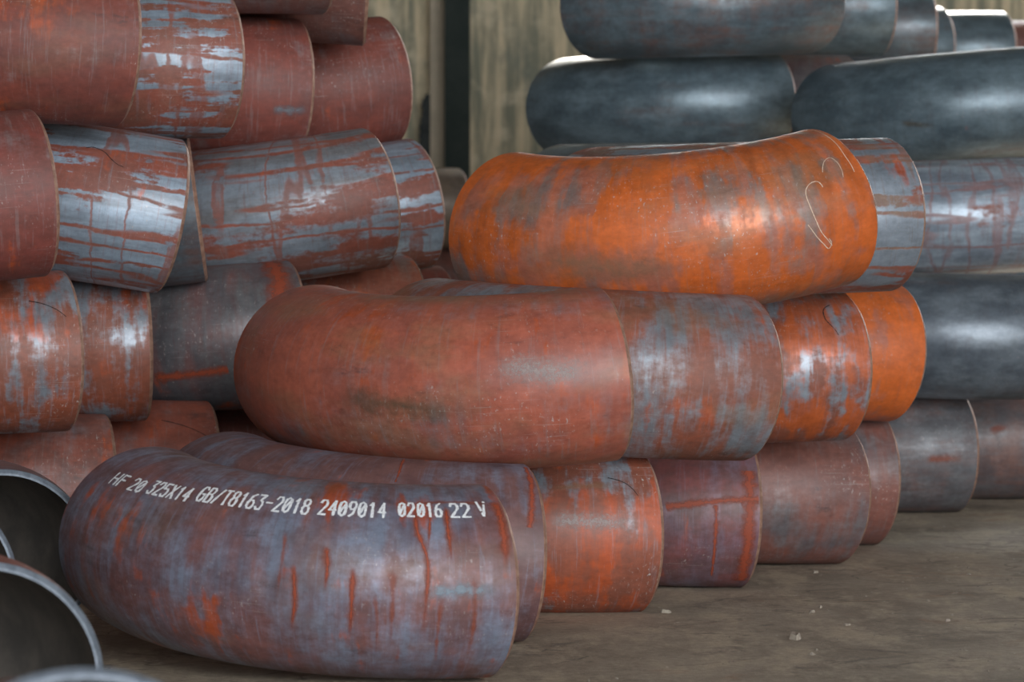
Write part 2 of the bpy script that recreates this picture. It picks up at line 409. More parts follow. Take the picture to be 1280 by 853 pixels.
# key: transform (x, y, z, yaw, tilt, roll, mirrored), preset, colour overrides, label, group
TABLE = [
    ('C1', (-0.0446, 6.1644, 0.1669, 21.40, 6.41, 2.06, 0), 'purple', dict(ScaleAmt=0.46, OrangeAmt=0.27, ScaleCol=(0.155, 0.128, 0.165), ScaleCol2=(0.21, 0.24, 0.32), RustA=(0.2, 0.085, 0.078), Dust=0.2),
     'large purple-grey elbow on the floor with a line of white stencilled lettering', GC),
    ('C2', (0.0210, 6.7125, 0.1637, 15.49, 2.90, 2.71, 0), 'purple', dict(ScaleAmt=0.36, OrangeAmt=0.16),
     'purple-grey elbow on the floor right behind the white-lettered one', GC),
    ('C3', (0.2494, 7.2630, 0.1586, 17.06, -0.00, 0.00, 0), 'mixed', dict(ScaleAmt=0.3, OrangeAmt=0.45, Scuff=1.0),
     'orange-red floor elbow with pale speckled patches, third from the front of the middle stack', GC),
    ('C4', (0.4861, 7.7279, 0.1611, 11.56, -0.31, 1.23, 0), 'purple', dict(RustA=(0.2, 0.06, 0.055), ScaleAmt=0.35, OrangeAmt=0.2, ScaleCol=(0.15, 0.09, 0.11), ScaleCol2=(0.19, 0.15, 0.2)),
     'maroon floor elbow with a red rust drip shaped like a T', GC),
    ('C5', (0.7292, 8.2590, 0.1605, 24.74, -0.65, 1.44, 0), 'brown', dict(ScaleAmt=0.3),
     'dusty brown-red floor elbow right of the one with the T-shaped rust drip', GC),
    ('C6', (0.8610, 8.7403, 0.1605, 18.35, 0.61, 1.04, 0), 'brown', dict(ScaleAmt=0.4),
     'narrow brown end of a floor elbow just behind the dusty brown-red floor elbow', GC),
    ('C7', (1.1739, 9.7015, 0.1623, 15.28, -0.00, -0.01, 0), 'blue', dict(RustA=(0.17, 0.085, 0.07), ScaleAmt=0.6, ScaleCol=(0.105, 0.105, 0.115), ScaleCol2=(0.15, 0.155, 0.165), Rough=0.52),
     'dark grey-brown floor elbow with a rusty spot on the far right', GR),
    ('C8', (1.4716, 10.1724, 0.1626, 20.02, -0.03, -0.01, 0), 'blue', dict(RustA=(0.17, 0.09, 0.075), ScaleAmt=0.5, ScaleCol=(0.1, 0.1, 0.11), ScaleCol2=(0.14, 0.15, 0.16)),
     'dark brown-grey floor elbow cut off by the right picture edge', GR),
    ('M1', (0.1788, 6.8294, 0.4867, 15.70, 7.06, -4.12, 0), 'rust', dict(ScaleAmt=0.18, OrangeAmt=0.28, RustA=(0.37, 0.1, 0.06), RustB=(0.29, 0.085, 0.058), Dust=0.4, Scuff=0.7, Rough=0.36),
     'large red-brown elbow in the second layer, directly above the white-lettered one', GC),
    ('M2', (0.4532, 7.1960, 0.4628, 25.62, 0.73, 2.54, 0), 'mixed', dict(ScaleAmt=0.45, OrangeAmt=0.18, Soft=0.07, Rough=0.5, Dust=0.3, ScaleCol2=(0.22, 0.245, 0.28)),
     'rust and grey-blue mottled elbow in the second layer behind the large red-brown one', GC),
    ('M3', (0.7058, 7.9320, 0.4590, 21.81, -0.59, -1.74, 0), 'mixed', dict(ScaleAmt=0.48, OrangeAmt=0.48, Soft=0.04, OrangeCol=(0.46, 0.095, 0.02)),
     'second-layer elbow half orange and half blue-grey under the big bright orange one', GC),
    ('M4', (0.8867, 8.6161, 0.4611, 26.38, -1.50, 2.74, 0), 'orange', dict(ScaleAmt=0.05, OrangeAmt=0.66),
     'bright orange elbow end in the second layer, next to the dark blue pipes', GC),
    ('O1', (0.6335, 7.4357, 0.7972, 36.63, 13.13, -6.35, 0), 'orange', dict(ScaleAmt=0.34, OrangeAmt=0.54, Dust=0.4, Scuff=0.75),
     'large bright orange elbow with a chalk heart on top of the middle stack', GC),
    ('O2', (0.7957, 7.8023, 0.7829, 24.72, 0.72, -1.68, 0), 'stripe', dict(ScaleAmt=0.62, BandFreq=17.0, ScaleCol=(0.24, 0.28, 0.33), RustB=(0.19, 0.12, 0.09)),
     'grey elbow end with red-brown bands tucked behind the big orange one', GC),
    ('R2', (1.3852, 9.5497, 0.4676, 27.52, 2.25, 1.02, 0), 'blue', dict(ScaleAmt=0.85, ScaleCol=(0.09, 0.11, 0.135), ScaleCol2=(0.15, 0.18, 0.21)),
     'dark blue-grey elbow in the second layer at the right picture edge', GR),
    ('R3', (1.4435, 10.3725, 0.7856, 23.94, 2.78, -1.78, 0), 'stripe', dict(ScaleAmt=0.8, BandFreq=13.0, Soft=0.03, Seams=0.6, ScaleCol=(0.34, 0.41, 0.48), ScaleCol2=(0.19, 0.23, 0.28)),
     'pale blue elbow with long red-brown bands at the right picture edge', GR),
    ('R4', (1.5856, 10.8861, 1.1241, 26.13, 0.59, -4.70, 0), 'blue', dict(ScaleAmt=1.0),
     'long glossy dark blue elbow in the fourth layer at the right picture edge', GR),
    ('R5', (0.8026, 11.5237, 1.1373, 29.10, -0.51, -1.41, 0), 'blue', dict(ScaleAmt=0.92),
     'glossy dark blue elbow just above and behind the big bright orange one', GR),
    ('R6', (0.9029, 11.3162, 1.4420, 44.14, 2.74, -1.46, 0), 'blue', dict(ScaleAmt=0.62, RustA=(0.2, 0.095, 0.07)),
     'blue-grey elbow on top of the glossy dark blue one, cut by the upper picture edge', GR),
    ('R7', (1.2377, 12.3815, 1.4813, 15.13, -0.06, 0.07, 0), 'blue', dict(ScaleAmt=0.8),
     'rounded blue-grey elbow end right of the topmost long blue-grey one', GR),
    ('R8', (1.5114, 13.4951, 1.4634, 11.18, 0.00, 0.00, 0), 'blue', dict(ScaleAmt=0.75, ScaleCol=(0.1, 0.115, 0.13)),
     'grey elbow end, second to the right of the topmost long blue-grey one', GR),
    ('R9', (1.7214, 14.8566, 1.4634, 18.06, 0.00, 0.00, 0), 'blue', dict(ScaleAmt=0.75),
     'narrow dark elbow end with a sunlit top, left of the sunlit blue one', GR),
    ('R10', (2.0185, 15.1826, 1.4634, 14.85, 0.00, 0.00, 0), 'blue', dict(ScaleAmt=0.9),
     'blue elbow with a sunlit top far back by the wall', GR),
    ('R11', (2.4164, 15.8797, 1.4634, 15.01, 0.00, 0.00, 0), 'brown', dict(ScaleAmt=0.3),
     'dark brown elbow in the upper right picture corner', GR),
    ('RX', (1.0719, 11.8550, 1.1379, 16.24, -0.00, 0.00, 0), 'brown', dict(ScaleAmt=0.6, RustA=(0.12, 0.07, 0.07)),
     'dark brown-grey elbow in the gap between the two glossy dark blue ones', GR),
    ('RB1', (0.7721, 9.8566, 0.8130, 33.38, 0.00, 0.00, 0), 'blue', dict(ScaleAmt=0.8, ScaleCol=(0.13, 0.15, 0.165)),
     'grey-blue sliver of an elbow under the left end of the glossy dark blue one', GR),
    ('RB2', (0.9220, 11.5877, 0.8130, 25.62, 0.00, 0.00, 0), 'brown', dict(ScaleAmt=0.2),
     'brown elbow of which a sliver shows just over the big orange one', GR),
    ('L5a', (-0.4260, 8.4168, 1.4020, 15.83, 0.77, 0.75, 0), 'brown', dict(ScaleAmt=0.4, RustA=(0.17, 0.075, 0.06)),
     'brown elbow in the top layer of the left stack, cut by the upper picture edge', GL),
    ('L5b', (-0.3386, 8.7452, 1.3459, 3.33, 2.48, 3.67, 0), 'brown', dict(ScaleAmt=0.25, RustA=(0.19, 0.075, 0.058)),
     'brown-red elbow end in the top layer beside the bare concrete wall', GL),
    ('L4a', (-0.7873, 7.4188, 1.1213, 21.56, -1.26, 1.93, 0), 'maroon', dict(OrangeAmt=0.25, Scuff=1.5, Dust=0.2),
     'large red-brown elbow with pale scuffs in the upper left picture corner', GL),
    ('L4b', (-0.6305, 7.9967, 1.1102, 23.53, 1.80, 0.69, 0), 'stripe', dict(ScaleAmt=0.52, BandFreq=34.0, RustB=(0.21, 0.085, 0.06)),
     'rusty elbow with pale blue stripes right of the large one in the upper left corner', GL),
    ('L4c', (-0.5043, 8.5899, 1.0763, 19.80, -1.13, 1.54, 0), 'maroon', dict(RustA=(0.215, 0.054, 0.038)),
     'plain red-brown elbow with a grey smudge, third from the left in the fourth layer', GL),
    ('L4d', (-0.3134, 9.1877, 1.1168, 26.30, 3.88, -5.25, 0), 'maroon', dict(),
     'dark red-brown elbow beside the bare wall, rightmost of the fourth layer in the left stack', GL),
    ('L3a', (-0.9147, 7.1159, 0.8248, 21.25, 1.09, -5.19, 0), 'maroon', dict(RustA=(0.205, 0.052, 0.04), ScaleAmt=0.15, OrangeAmt=0.15),
     'red-brown elbow end at the left picture edge, third layer', GL),
    ('L3b', (-0.7107, 7.6509, 0.7780, 17.79, -6.31, 8.59, 0), 'stripe', dict(ScaleAmt=0.66, BandFreq=30.0),
     'pale blue elbow with red rust stripes and a black marker line in the left stack', GL),
    ('L3c', (-0.6875, 8.0807, 0.7972, 5.66, 5.79, -6.88, 0), 'blue', dict(ScaleAmt=0.5, RustA=(0.13, 0.075, 0.065)),
     'dark elbow end with a bright rim wedged right of the pale blue striped one', GL),
    ('L3d', (-0.3188, 8.4603, 0.8216, 24.60, 4.10, -7.59, 0), 'stripe', dict(ScaleAmt=0.6, BandFreq=13.0, Soft=0.03, ScaleCol=(0.25, 0.29, 0.34), ScaleCol2=(0.19, 0.19, 0.2)),
     'broad grey-blue elbow with long red-brown bands in the third layer of the left stack', GL),
    ('L3e', (-0.2299, 9.1056, 0.8125, 24.93, 4.46, -7.53, 0), 'stripe', dict(ScaleAmt=0.62, BandFreq=26.0),
     'small blue-grey elbow end with a red grid of rust, left of the big orange one', GL),
    ('L2a', (-0.8997, 7.4107, 0.5083, 20.58, -0.11, -1.75, 0), 'mixed', dict(ScaleAmt=0.42, OrangeAmt=0.38),
     'rusty elbow with blue-grey vertical streaks at the left picture edge, second layer', GL),
    ('L2b', (-0.7826, 7.8487, 0.5055, 11.78, 1.22, -1.08, 0), 'mixed', dict(ScaleAmt=0.5, OrangeAmt=0.3),
     'rusty blue-streaked elbow end, second from the left in the second layer', GL),
    ('L2c', (-0.4893, 8.2458, 0.5187, 16.98, 0.12, -3.70, 0), 'purple', dict(ScaleAmt=0.7, ScaleCol=(0.11, 0.105, 0.115), ScaleCol2=(0.15, 0.15, 0.155), OrangeAmt=0.18),
     'dark grey elbow with a rust band behind the round end of the large red-brown one', GL),
    ('L2d', (-0.2457, 8.7118, 0.5242, 20.52, -0.08, -0.15, 0), 'orange', dict(ScaleAmt=0.42, OrangeAmt=0.45, RustA=(0.25, 0.075, 0.045)),
     'orange-red elbow end showing above the large red-brown one in the second layer', GL),
    ('L2e', (-0.1890, 9.6594, 0.4878, 20.41, 0.00, 0.00, 0), 'maroon', dict(),
     'dark red-brown elbow in the shadow just left under the big orange one', GL),
    ('L1a', (-0.8510, 7.7179, 0.2017, 14.73, -0.13, 0.31, 0), 'rust', dict(ScaleAmt=0.35, RustB=(0.17, 0.07, 0.055), OrangeAmt=0.3),
     'rusty floor elbow behind the open pipe end at the left picture edge', GL),
    ('L1b', (-0.6694, 8.0886, 0.2103, 15.64, -0.23, 1.41, 0), 'rust', dict(ScaleAmt=0.25, OrangeAmt=0.3),
     "red-brown floor elbow with a faint marker line, behind the white-lettered one's left end", GL),
    ('L1c', (-0.5344, 8.5139, 0.1697, 17.84, -0.03, 0.25, 0), 'maroon', dict(RustA=(0.1, 0.04, 0.032)),
     'dark brown floor elbow deep in the gap under the dark grey one', GL),
    ('F1', (-0.9137, 6.5820, 0.1631, -81.43, 3.03, -0.21, 1), 'purple', dict(ScaleAmt=0.4, edge=1),
     'open pipe elbow touching the left end of the white-lettered one, far end open too', GF),
    ('F2', (-0.7012, 4.8478, 0.1597, -78.32, 2.92, -1.87, 1), 'rust', dict(edge=1),
     'open pipe elbow in the lower left corner showing its brown-grey bore', GF),
    ('F3', (-0.3600, 3.0700, 0.2360, -85.00, -9.60, 0.00, 1), 'brown', dict(edge=1),
     'nearest open pipe elbow, only its pale rim top showing at the lower picture edge', GF),
    ('F4', (-0.9527, 5.8883, 0.1807, -73.87, -0.07, 1.18, 1), 'orange', dict(edge=1, ScaleAmt=0.1, OrangeAmt=0.4),
     'orange pipe elbow with a thin bright rim between the two open pipe ends', GF),
    ('G1', (-0.2139, 14.6835, 0.8130, 19.97, 0.00, 0.00, 0), 'brown', dict(ScaleAmt=0.5, RustA=(0.22, 0.16, 0.115), RustB=(0.19, 0.14, 0.1), ScaleCol=(0.19, 0.15, 0.12), ScaleCol2=(0.21, 0.17, 0.14), OrangeAmt=-0.1),
     'pale brown rounded elbow far back at the foot of the dark steel column', GR),
    ('R8_h0', (1.5114, 13.4951, 0.1626, 11.18, 0.00, 0.00, 0), 'blue', dict(ScaleAmt=0.7),
     'dark elbow buried in the pile under the far right stack', GH),
    ('R8_h1', (1.5114, 13.4951, 0.4878, 11.18, 0.00, 0.00, 0), 'blue', dict(ScaleAmt=0.7),
     'dark elbow buried in the pile under the far right stack', GH),
    ('R8_h2', (1.5114, 13.4951, 0.8130, 11.18, 0.00, 0.00, 0), 'blue', dict(ScaleAmt=0.7),
     'dark elbow buried in the pile under the far right stack', GH),
    ('R8_h3', (1.5114, 13.4951, 1.1382, 11.18, 0.00, 0.00, 0), 'blue', dict(ScaleAmt=0.7),
     'dark elbow buried in the pile under the far right stack', GH),
    ('R9_h0', (1.7214, 14.8566, 0.1626, 18.06, 0.00, 0.00, 0), 'blue', dict(ScaleAmt=0.7),
     'dark elbow buried in the pile under the far right stack', GH),
    ('R9_h1', (1.7214, 14.8566, 0.4878, 18.06, 0.00, 0.00, 0), 'blue', dict(ScaleAmt=0.7),
     'dark elbow buried in the pile under the far right stack', GH),
    ('R9_h2', (1.7214, 14.8566, 0.8130, 18.06, 0.00, 0.00, 0), 'blue', dict(ScaleAmt=0.7),
     'dark elbow buried in the pile under the far right stack', GH),
    ('R9_h3', (1.7214, 14.8566, 1.1382, 18.06, 0.00, 0.00, 0), 'blue', dict(ScaleAmt=0.7),
     'dark elbow buried in the pile under the far right stack', GH),
    ('R10_h0', (2.0185, 15.1826, 0.1626, 14.85, 0.00, 0.00, 0), 'blue', dict(ScaleAmt=0.7),
     'dark elbow buried in the pile under the far right stack', GH),
    ('R10_h1', (2.0185, 15.1826, 0.4878, 14.85, 0.00, 0.00, 0), 'blue', dict(ScaleAmt=0.7),
     'dark elbow buried in the pile under the far right stack', GH),
    ('R10_h2', (2.0185, 15.1826, 0.8130, 14.85, 0.00, 0.00, 0), 'blue', dict(ScaleAmt=0.7),
     'dark elbow buried in the pile under the far right stack', GH),
    ('R10_h3', (2.0185, 15.1826, 1.1382, 14.85, 0.00, 0.00, 0), 'blue', dict(ScaleAmt=0.7),
     'dark elbow buried in the pile under the far right stack', GH),
    ('R11_h0', (2.4164, 15.8797, 0.1626, 15.01, 0.00, 0.00, 0), 'blue', dict(ScaleAmt=0.7),
     'dark elbow buried in the pile under the far right stack', GH),
    ('R11_h1', (2.4164, 15.8797, 0.4878, 15.01, 0.00, 0.00, 0), 'blue', dict(ScaleAmt=0.7),
     'dark elbow buried in the pile under the far right stack', GH),
    ('R11_h2', (2.4164, 15.8797, 0.8130, 15.01, 0.00, 0.00, 0), 'blue', dict(ScaleAmt=0.7),
     'dark elbow buried in the pile under the far right stack', GH),
    ('R11_h3', (2.4164, 15.8797, 1.1382, 15.01, 0.00, 0.00, 0), 'blue', dict(ScaleAmt=0.7),
     'dark elbow buried in the pile under the far right stack', GH),
    ('RB2_h0', (0.9220, 11.5877, 0.1626, 25.62, 0.00, 0.00, 0), 'blue', dict(ScaleAmt=0.7),
     'dark elbow buried in the pile under the far right stack', GH),
    ('RB2_h1', (0.9220, 11.5877, 0.4878, 25.62, 0.00, 0.00, 0), 'blue', dict(ScaleAmt=0.7),
     'dark elbow buried in the pile under the far right stack', GH),
    ('G1_h0', (-0.2139, 14.6835, 0.1626, 19.97, 0.00, 0.00, 0), 'brown', dict(ScaleAmt=0.5),
     'brown elbow buried under the pale rounded one near the column', GG),
    ('G1_h1', (-0.2139, 14.6835, 0.4878, 19.97, 0.00, 0.00, 0), 'brown', dict(ScaleAmt=0.5),
     'brown elbow buried under the pale rounded one near the column', GG),
    ('L2e_h0', (-0.1890, 9.6594, 0.1626, 20.41, 0.00, 0.00, 0), 'maroon', dict(),
     'dark red-brown floor elbow buried at the back of the left stack', GL),
]
for i, (key, tr, preset, over, label, group) in enumerate(TABLE):
    over = dict(over); seed = over.pop('seed', 3.0 + i * 1.37); edge = over.pop('edge', None)
    elbow(key, *tr, steel('steel_' + preset, preset, seed, **over), label, group, M_EDGE_BLUE if edge else None)

# ------------------------------------------------------------------ marks lying on the elbows
def surf(u, v, mir, lift=.0006):
    return el_point(u / BR, v / OR, OR + lift, mir)

def alpha_mat(name, c1, c2, alpha=1.0, nscale=90.0, thr=.35, fade=False):
    m, t, b, out = new_mat(name)
    uv = t.n('ShaderNodeUVMap', uv_map='UVMap').outputs[0]
    sp = t.n('ShaderNodeSeparateXYZ'); t.l(uv, sp.inputs[0])
    tc = t.n('ShaderNodeTexCoord').outputs['Object']
    n = t.noise(tc, nscale, 4.0, .65)
    t.l(t.mix(n, C3(c1), C3(c2)), b.inputs['Base Color'])
    b.inputs['Roughness'].default_value = .65
    # worn edge: uv.y runs 0..1 across the stroke
    cr = t.m('SUBTRACT', 1.0, t.m('ABSOLUTE', t.m('SUBTRACT', t.m('MULTIPLY', sp.outputs[1], 2.0), 1.0)))
    a = t.ss(t.m('ADD', t.m('MULTIPLY', cr, .9), t.m('MULTIPLY', t.m('SUBTRACT', n, .5), 1.3)), thr - .32, thr + .42)
    if fade:      # thin out towards both ends of the run
        a = t.m('MULTIPLY', a, t.m('MULTIPLY', t.ss(sp.outputs[0], 0.0, .22), t.ss(sp.outputs[0], 1.0, .62)))
    t.l(t.m('MULTIPLY', a, alpha), b.inputs['Alpha'])
    return m

def ribbon(name, key, pts, width, mat, label=None, n=28, jitter=.0, lift=.0006, taper=True):
    root, mir = ELBOWS[key]
    # Catmull-Rom through (u, v)
    P = [Vector(p) for p in pts]; P = [P[0] * 2 - P[1]] + P + [P[-1] * 2 - P[-2]]
    line = []
    for i in range(1, len(P) - 2):
        for k in range(8):
            s = k / 8
            line.append(.5 * ((2 * P[i]) + (P[i + 1] - P[i - 1]) * s + (2 * P[i - 1] - 5 * P[i] + 4 * P[i + 1] - P[i + 2]) * s * s + (3 * P[i] - P[i - 1] - 3 * P[i + 1] + P[i + 2]) * s ** 3))
    line.append(P[-2])
    verts, faces, uvs = [], [], []
    N = len(line); J = max(4, int(width / .006))
    for i, p in enumerate(line):
        d = (line[min(i + 1, N - 1)] - line[max(i - 1, 0)]).normalized()
        nrm = Vector((-d.y, d.x))
        f = i / (N - 1)
        w = width * (1 + jitter * random.uniform(-1, 1)) * ((1 - .55 * f) if taper else 1)
        for j in range(J + 1):
            o = p + nrm * w * (j / J - .5)
            verts.append(surf(max(o.x, .0062), o.y, mir, lift)); uvs.append((f, j / J))
    for i in range(N - 1):
        for j in range(J):
            a = i * (J + 1) + j
            faces.append([a, a + 1, a + J + 2, a + J + 1])
    me = mesh(name, verts, faces)
    ul = me.uv_layers.new(name='UVMap')
    for pl in me.polygons:
        pl.use_smooth = True
        for li in pl.loop_indices: ul.data[li].uv = uvs[me.loops[li].vertex_index]
    o = obj(name, me, mat, root)
    if label: o['label'] = label
    return o

M_WHITE = simple('white_stencil_ink', (.80, .82, .84), (.60, .61, .63), 260.0, .7, .05)
M_CHALK = alpha_mat('pale_scratch_chalk', (.62, .42, .30), (.72, .56, .44), .9, 120.0, .12)
M_MARK = alpha_mat('black_marker', (.02, .018, .018), (.035, .03, .03), .85, 120.0, .15)
M_RUN = alpha_mat('red_rust_run', (.40, .070, .022), (.24, .055, .03), .85, 60.0, .50)
M_DRIP = alpha_mat('red_rust_drip', (.40, .070, .022), (.24, .055, .03), .85, 60.0, .50, True)
M_RUN_SOFT = alpha_mat('orange_rust_bloom', (.40, .085, .02), (.24, .055, .03), .55, 42.0, .62, True)

# stroked lettering on a unit cell
O8 = [(.5, 1), (.12, .9), (0, .7), (0, .3), (.12, .1), (.5, 0), (.88, .1), (1, .3), (1, .7), (.88, .9), (.5, 1)]
GLYPH = {
 'H': [[(0, 0), (0, 1)], [(1, 0), (1, 1)], [(0, .5), (1, .5)]], 'F': [[(0, 0), (0, 1), (1, 1)], [(0, .55), (.8, .55)]],
 '0': [O8, [(.15, .2), (.85, .8)]], '1': [[(.2, .8), (.55, 1), (.55, 0)]], '-': [[(.05, .5), (.95, .5)]], '/': [[(0, 0), (1, 1)]],
 '2': [[(0, .8), (.2, 1), (.8, 1), (1, .82), (1, .62), (0, 0), (1, 0)]], '4': [[(.75, 0), (.75, 1), (0, .33), (1, .33)]],
 '3': [[(0, 1), (1, 1), (.45, .6), (.85, .52), (1, .3), (.8, 0), (.2, 0), (0, .15)]],
 '5': [[(1, 1), (0, 1), (0, .58), (.75, .6), (1, .42), (1, .2), (.75, 0), (.2, 0), (0, .14)]],
 '6': [[(.9, 1), (.35, .85), (0, .4), (0, .15), (.25, 0), (.75, 0), (1, .18), (1, .38), (.75, .54), (.25, .54), (0, .36)]],
 '8': [[(.25, .54), (.05, .7), (.05, .88), (.3, 1), (.7, 1), (.95, .88), (.95, .7), (.75, .54), (.25, .54), (0, .38), (0, .15), (.25, 0), (.75, 0), (1, .15), (1, .38), (.75, .54)]],
 '9': [[(.1, 0), (.65, .15), (1, .6), (1, .85), (.75, 1), (.25, 1), (0, .82), (0, .62), (.25, .46), (.75, .46), (1, .64)]],
 'X': [[(0, 0), (1, 1)], [(0, 1), (1, 0)]], 'T': [[(0, 1), (1, 1)], [(.5, 1), (.5, 0)]], 'V': [[(0, 1), (.5, 0), (1, 1)]],
 'G': [[(1, .82), (.75, 1), (.25, 1), (0, .8), (0, .2), (.25, 0), (.75, 0), (1, .2), (1, .48), (.55, .48)]],
 'B': [[(0, 0), (0, 1), (.7, 1), (.95, .85), (.95, .68), (.7, .54), (0, .54)], [(.7, .54), (1, .38), (1, .15), (.75, 0), (0, 0)]],
}
def word(key, text, u0, u1, v0, v1, fade=0.0):
    """u0 -> u1 runs left to right in reading order (u falls), v0 baseline, v1 cap line"""
    root, mir = ELBOWS[key]
    n = len(text); adv = (u1 - u0) / (n - .36); cw = adv * .64
    verts, faces = [], []
    hw = .0019
    k = 0
    for i, ch in enumerate(text):
        for line in GLYPH[ch]:
            P = [Vector((u0 + adv * i + cw * x, v0 + (v1 - v0) * y)) for x, y in line]
            for a, b in zip(P[:-1], P[1:]):
                d = b - a; L = d.length; d = d / L
                nr = Vector((-d.y, d.x)); m = max(1, int(L / .0035))
                base = len(verts); k += 1
                for q in range(m + 1):
                    p = a + d * (-hw * .7 + (L + hw * 1.4) * q / m)
                    w = hw * random.uniform(.72, 1.22)
                    for sg in (-1, 1):
                        o = p + nr * w * sg
                        verts.append(surf(o.x, o.y, mir, .0007 + .00002 * (k % 7)))
                for q in range(m):
                    if random.random() < fade: continue
                    c = base + 2 * q
                    faces.append([c, c + 1, c + 3, c + 2])
    me = mesh('stencilled_lettering', verts, faces)
    o = obj('stencilled_lettering', me, M_WHITE, root)
    o['label'] = 'white stencilled characters reading ' + text
    return o
W = [('HF', .634, .600, .1345, .1600), ('20', .583, .556, .1345, .1610), ('325X14', .542, .464, .138, .167), ('GB/T8163-2018', .449, .278, .1435, .177),
     ('2409014', .2625, .172, .1455, .179), ('02', .153, .133, .1500, .1815), ('016', .127, .095, .1500, .1815), ('22', .0815, .0555, .1490, .1810), ('V', .042, .031, .151, .185)]
for w_, a_, b_, c_, d_ in W:
    word('C1', w_, a_, b_, c_, d_, .10 if w_ == 'V' else 0)

# hand-drawn chalk heart and scratches on the orange elbow
for pts, w_ in (([(.0867, .0858), (.0877, .0922), (.0927, .1), (.1047, .0986), (.1147, .0879), (.1176, .0737), (.1157, .0532), (.1117, .0284), (.1047, 0), (.0927, -.0234), (.0877, -.0333)], .0024),
                ([(.1246, .0191), (.1186, .0057), (.1117, -.0099), (.1027, -.0248), (.0937, -.0383), (.0887, -.0284), (.0927, -.017)], .0022),
                ([(.0768, .1163), (.0708, .1298), (.0628, .1404), (.0528, .1454), (.0469, .1418), (.0429, .129), (.0429, .1113), (.0459, .0964)], .0018),
                ([(.0150, .2524), (.0169, .212), (.0179, .1844), (.0219, .1432), (.0219, .1149), (.0229, .1007)], .0022)):
    ribbon('chalk_line', 'O1', pts, w_ * .78, M_CHALK, 'thin pale chalk scribble', jitter=.2, taper=False)
for key, pts in (('L3b', [(.1695, .1078), (.1575, .112), (.1396, .1035), (.1266, .0879), (.1157, .0773), (.1047, .0723)]),
                 ('C3', [(.0798, .1241), (.0658, .1184), (.0528, .1092), (.0429, .095), (.0369, .0815)]),
                 ('M3', [(.0548, .1517), (.0648, .1439), (.0708, .1312), (.0708, .1092), (.0628, .0915), (.0578, .0801), (.0548, .0702)]),
                 ('L1b', [(.1007, .1411), (.0688, .129), (.0419, .1134), (.0209, .0957), (.011, .083)]),
                 ('L2a', [(.0778, .1134), (.0578, .1056), (.0389, .0922), (.0279, .0794), (.0239, .0737)])):
    ribbon('marker_line', key, pts, .0028, M_MARK, 'thin hand-drawn black marker line', jitter=.2)
# rust runs
for pts, w_ in (([(.1306, .1737), (.1296, .1248), (.1167, .0688), (.1176, .0099), (.1206, -.0518)], .010), ([(.1107, .1744), (.1117, .1411), (.1167, .0815)], .007),
                ([(.0877, .1787), (.0887, .1255), (.0867, .0581)], .011), ([(.2443, .0886), (.2393, .0539), (.2403, .0099)], .010), ([(.2074, .0581), (.2074, -.0007), (.2094, -.0723)], .011),
                ([(.2822, .0574), (.2772, -.0071), (.2832, -.0652)], .009), ([(.016, .19), (.014, .1574), (.0169, .0943), (.0175, .05)], .022)):
    ribbon('rust_run', 'C1', pts, w_ * 1.15, M_DRIP, 'orange-red rust run', jitter=.3, lift=.0007)
    ribbon('rust_halo', 'C1', pts, w_ * 3.2, M_RUN_SOFT, 'soft orange-red rust stain around a run', jitter=.2, lift=.0005)
ribbon('rust_run', 'C1', [(.1456, .1773), (.0937, .1851), (.0479, .1829), (.015, .173)], .018, M_RUN_SOFT, 'orange-red rust smear behind the lettering', jitter=.25, taper=False)
for pts, w_ in (([(.160, .06), (.158, .0), (.160, -.10)], .020), ([(.180, .02), (.176, -.04), (.178, -.11)], .016), ([(.060, .05), (.058, -.02), (.060, -.12)], .020), ([(.30, .11), (.297, .06), (.300, -.02)], .014), ([(.10, .02), (.102, -.06), (.10, -.13)], .018)):
    ribbon('rust_halo', 'C1', pts, w_, M_RUN_SOFT, 'faint orange-red rust streak', jitter=.2, lift=.0005)
ribbon('rust_run', 'C4', [(.150, .0150), (.1167, .0213), (.0798, .0277), (.0429, .0333), (.008, .0355)], .030, M_RUN, 'red rust band', jitter=.25, taper=False)
ribbon('rust_run', 'C4', [(.0738, .0213), (.0728, -.0255), (.0738, -.0794), (.0738, -.150)], .017, M_RUN, 'red rust drip below the band', jitter=.2)
ribbon('rust_run', 'C4', [(.020, .0966), (.022, .0092), (.022, -.078), (.020, -.1700)], .040, M_RUN, 'red rust along the rim', jitter=.25, taper=False)
ribbon('rust_run', 'C2', [(.2253, .2446), (.2193, .1836), (.2193, .1524)], .011, M_RUN, 'red rust run', jitter=.25)
ribbon('rust_run', 'C2', [(.012, .2269), (.014, .1652), (.0209, .1), (.0249, .0688)], .018, M_RUN, 'red rust along the rim', jitter=.25, taper=False)

